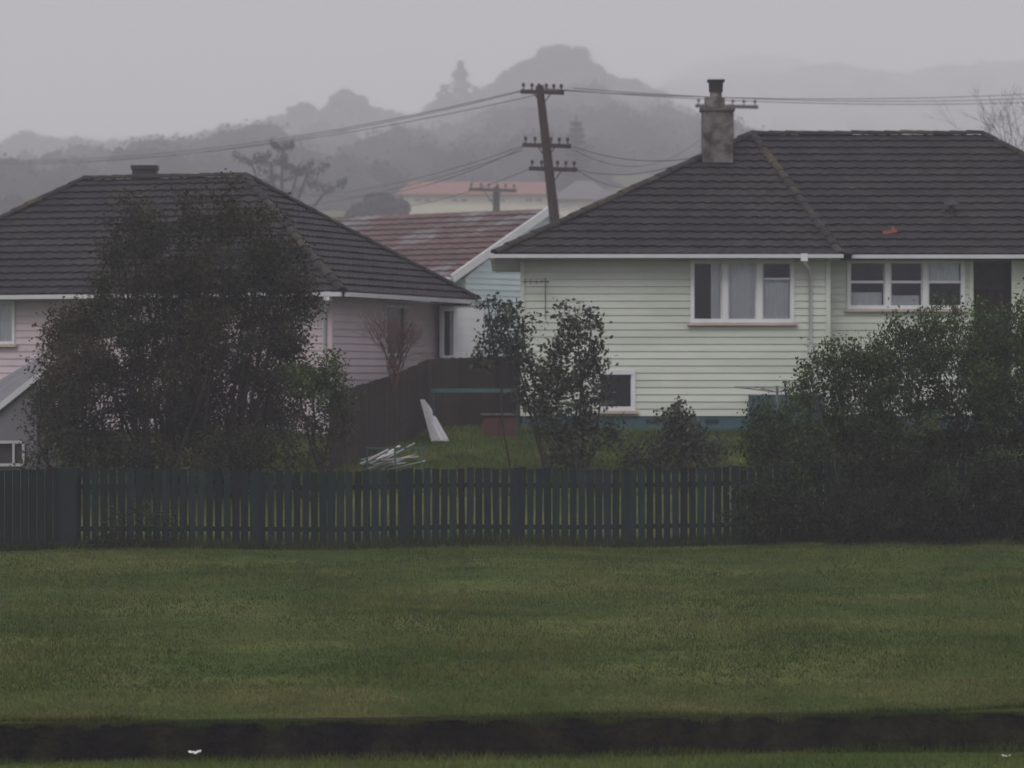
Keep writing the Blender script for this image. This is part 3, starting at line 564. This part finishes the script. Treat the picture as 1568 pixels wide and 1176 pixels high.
# ---------------- distant trees ----------------
R=np.random.default_rng(5); lb=MB(); tk=MB()
th_=np.linspace(0,2*np.pi,11)[:-1]; ph_=np.linspace(-1.2,1.45,7)
def crown(c,rx,rz,n,s,shade,conic=False):
    c=np.asarray(c,float)
    f1,f2=R.uniform(2,4,2); 
    def lobf(d): return 1+.13*np.sin(d[:,0]*f1*1.7+c[0])*np.cos(d[:,1]*f2+c[1])+.08*np.sin(d[:,2]*5+d[:,0]*4+c[0]*3)
    if conic:
        hz=R.random(n)**1.4; lay=.8+.3*np.cos(hz*38); a=R.uniform(0,6.28,n); r_=((1-hz)**.8*.93+.07)*rx*lay*R.uniform(.1,1,n)**.5; p=np.stack([np.cos(a)*r_,np.sin(a)*r_,(hz*2-1)*rz-.15*r_],1)
    else:
        d=R.normal(size=(n,3)); d/=np.linalg.norm(d,axis=1)[:,None]; d[:,2]=np.where(d[:,2]<-.4,-d[:,2],d[:,2])
        p=d*(R.uniform(.7,1.03,n)*lobf(d))[:,None]*[rx,rx,rz]
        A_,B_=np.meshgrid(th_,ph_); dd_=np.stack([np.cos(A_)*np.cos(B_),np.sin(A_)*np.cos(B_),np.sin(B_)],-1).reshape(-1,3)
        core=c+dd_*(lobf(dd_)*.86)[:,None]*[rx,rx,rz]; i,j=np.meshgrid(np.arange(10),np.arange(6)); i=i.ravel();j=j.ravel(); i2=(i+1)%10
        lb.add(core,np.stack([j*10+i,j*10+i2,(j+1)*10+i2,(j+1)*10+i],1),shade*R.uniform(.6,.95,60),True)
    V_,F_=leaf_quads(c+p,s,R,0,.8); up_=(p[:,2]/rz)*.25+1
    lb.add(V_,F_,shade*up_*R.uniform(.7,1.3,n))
    tk.tube([[c[0],c[1],c[2]-rz-1.5],[c[0],c[1],c[2]+rz*.3]],[.25,.1],5)
skx=[p for p,_ in SKY];sky_=[q for _,q in SKY]
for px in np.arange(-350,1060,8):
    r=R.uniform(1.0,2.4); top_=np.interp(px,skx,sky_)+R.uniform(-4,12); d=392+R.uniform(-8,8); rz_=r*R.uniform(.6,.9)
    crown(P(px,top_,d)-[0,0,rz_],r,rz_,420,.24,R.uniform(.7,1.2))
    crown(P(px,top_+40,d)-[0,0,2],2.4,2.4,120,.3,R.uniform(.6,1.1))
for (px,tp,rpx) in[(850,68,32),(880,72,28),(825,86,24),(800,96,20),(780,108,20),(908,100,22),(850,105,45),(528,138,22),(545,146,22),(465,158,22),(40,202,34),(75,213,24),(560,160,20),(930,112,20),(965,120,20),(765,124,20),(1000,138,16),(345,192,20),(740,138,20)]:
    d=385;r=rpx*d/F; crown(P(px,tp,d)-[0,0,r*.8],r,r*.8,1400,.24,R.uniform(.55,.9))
s2p=[p for p,_ in SK2];s2q=[q for _,q in SK2]
for px in np.arange(960,1750,8):
    r=R.uniform(2,4.2); tp=np.interp(px,s2p,s2q)+R.uniform(-1,5); d=645+R.uniform(-8,8)
    crown(P(px,tp,d)-[0,0,r*.7],r,r*.7,220,.4,R.uniform(.8,1.1))
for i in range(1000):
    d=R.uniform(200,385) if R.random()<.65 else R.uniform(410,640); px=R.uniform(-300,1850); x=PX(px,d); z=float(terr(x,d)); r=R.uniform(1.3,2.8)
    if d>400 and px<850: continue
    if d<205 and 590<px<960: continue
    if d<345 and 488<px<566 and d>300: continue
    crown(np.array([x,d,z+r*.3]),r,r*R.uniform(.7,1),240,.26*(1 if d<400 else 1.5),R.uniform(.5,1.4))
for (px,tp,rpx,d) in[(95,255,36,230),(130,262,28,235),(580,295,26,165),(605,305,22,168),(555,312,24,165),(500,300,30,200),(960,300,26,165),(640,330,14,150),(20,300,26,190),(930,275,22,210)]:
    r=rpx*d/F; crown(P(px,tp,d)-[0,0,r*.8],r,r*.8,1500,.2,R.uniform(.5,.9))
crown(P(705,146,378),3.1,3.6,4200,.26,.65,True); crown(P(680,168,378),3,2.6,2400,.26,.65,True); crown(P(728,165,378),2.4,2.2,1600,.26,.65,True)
tk.build('distant_tree_trunks','bark'); lb.build('distant_trees','far')
def npine(name,px,pt_,pb,d,rpx,seed):
    R=np.random.default_rng(seed); H=empty(name); tb=MB(); lb=MB(); T=P(px,pt_,d);B=P(px,pb,d); tb.tube([B,T],[.18,.03],8); n=13; h=T[2]-B[2]
    for i in range(n):
        t=i/n; c=B+(T-B)*(.12+.86*t); L_=rpx*d/F*(1-t)**.8+.12
        for j in range(7):
            a=j*.9+i*1.3; e=c+[L_*math.cos(a),L_*math.sin(a),L_*.28]; tb.tube([c,e],[.03,.012],4); s=np.linspace(.2,1,16)[:,None]; pts=np.repeat(c+(e-c)*s,5,0)+R.normal(0,.05,(80,3)); V_,F_=leaf_quads(pts,.16,R,.6,.3); lb.add(V_,F_,R.uniform(.6,1.2,80))
    tb.build('trunk','bark',H); lb.build('needles','far',H)
npine('norfolk_pine',882,178,330,190,28,2)
R=np.random.default_rng(9); H=empty('spreading_pine_tree'); tb=MB(); lb=MB(); B=P(432,345,150)
for (px,py,w_) in[(385,250,30),(432,228,18),(470,268,34),(415,252,26),(455,262,26),(500,292,30),(432,275,40),(395,285,30),(440,300,50)]:
    e=P(px,py,150+R.uniform(-1,1)); tb.tube([B,(B+e)/2+[0,0,-.4],e],[.14,.09,.04],6)
    n=420; L_=w_*150/F; pts=e+np.stack([R.uniform(-1,1,n)*L_,R.uniform(-1,1,n)*L_,np.zeros(n)],1); pts[:,2]+=np.abs(pts[:,0]-e[0])*.45+R.normal(0,.10,n)
    V_,F_=leaf_quads(pts,.16,R,.6,.3); lb.add(V_,F_,R.uniform(.5,1.1,n))
tb.build('trunk_and_limbs','bark',H); lb.build('needles','far',H)

# ---------------- mist ----------------
def mistbox(name,key,c,h,den,em):
    mb=MB(); mb.box(c,h)
    mm=bpy.data.materials.new(key); mm.use_nodes=True; nt=mm.node_tree; nt.nodes.remove(nt.nodes['Principled BSDF']); vs=nt.nodes.new('ShaderNodeVolumeScatter'); vs.inputs['Color'].default_value=(.97,.96,1,1); vs.inputs['Density'].default_value=den; vs.inputs['Anisotropy'].default_value=0.0
    # even glow added inside the mist in place of light scattered more than once
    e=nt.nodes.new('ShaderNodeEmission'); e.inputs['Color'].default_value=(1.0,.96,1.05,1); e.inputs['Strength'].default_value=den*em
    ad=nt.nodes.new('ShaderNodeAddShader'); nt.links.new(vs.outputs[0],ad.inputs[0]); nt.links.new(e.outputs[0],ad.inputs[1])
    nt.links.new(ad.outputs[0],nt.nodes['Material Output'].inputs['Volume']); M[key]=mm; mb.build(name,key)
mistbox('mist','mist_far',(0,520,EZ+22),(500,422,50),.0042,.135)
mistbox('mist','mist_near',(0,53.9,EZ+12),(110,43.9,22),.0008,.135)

# ---------------- world ----------------
w=bpy.data.worlds.new('World'); sc.world=w; w.use_nodes=True; nt=w.node_tree; N=nt.nodes; L=nt.links; bg=N['Background']; bg.inputs['Strength'].default_value=.1
sk=N.new('ShaderNodeTexSky'); sk.sky_type='NISHITA'; sk.sun_disc=False; sk.sun_elevation=math.radians(48); sk.sun_rotation=math.radians(200); sk.air_density=1; sk.dust_density=4
hs=N.new('ShaderNodeHueSaturation'); hs.inputs['Saturation'].default_value=.15; L.new(sk.outputs[0],hs.inputs['Color'])
tc=N.new('ShaderNodeTexCoord'); sp=N.new('ShaderNodeSeparateXYZ'); L.new(tc.outputs['Generated'],sp.inputs[0])
rp=N.new('ShaderNodeMapRange'); rp.inputs['From Min'].default_value=0; rp.inputs['From Max'].default_value=1; rp.inputs['To Min'].default_value=3.9; rp.inputs['To Max'].default_value=11; L.new(sp.outputs['Z'],rp.inputs['Value'])
cm=N.new('ShaderNodeVectorMath'); cm.operation='SCALE'; cm.inputs[0].default_value=(1.0,.965,1.08); L.new(rp.outputs[0],cm.inputs['Scale'])
mx=N.new('ShaderNodeMix'); mx.data_type='RGBA'; mx.inputs[0].default_value=.12; L.new(cm.outputs[0],mx.inputs[6]); L.new(hs.outputs[0],mx.inputs[7]); L.new(mx.outputs[2],bg.inputs['Color'])
ld=bpy.data.lights.new('sun','SUN'); ld.energy=.8; ld.angle=math.radians(25); ld.color=(1,.97,.93); lo=bpy.data.objects.new('sun',ld); sc.collection.objects.link(lo)
az=math.radians(200); el=math.radians(48); dirv=Vector((math.sin(az)*math.cos(el),math.cos(az)*math.cos(el),math.sin(el))); lo.rotation_euler=dirv.to_track_quat('Z','Y').to_euler()
cd_=bpy.data.cameras.new('camera'); cd_.sensor_width=36; cd_.lens=18/math.tan(math.atan(784/F)); cd_.clip_end=5000; cd_.clip_start=.5
cd_.dof.use_dof=True; cd_.dof.focus_distance=60; cd_.dof.aperture_fstop=1.6
co=bpy.data.objects.new('camera',cd_); co.location=(0,0,EZ); co.rotation_euler=(math.radians(90),0,0); sc.collection.objects.link(co); sc.camera=co
sc.view_settings.view_transform='Standard'; sc.view_settings.look='None'; sc.view_settings.exposure=0
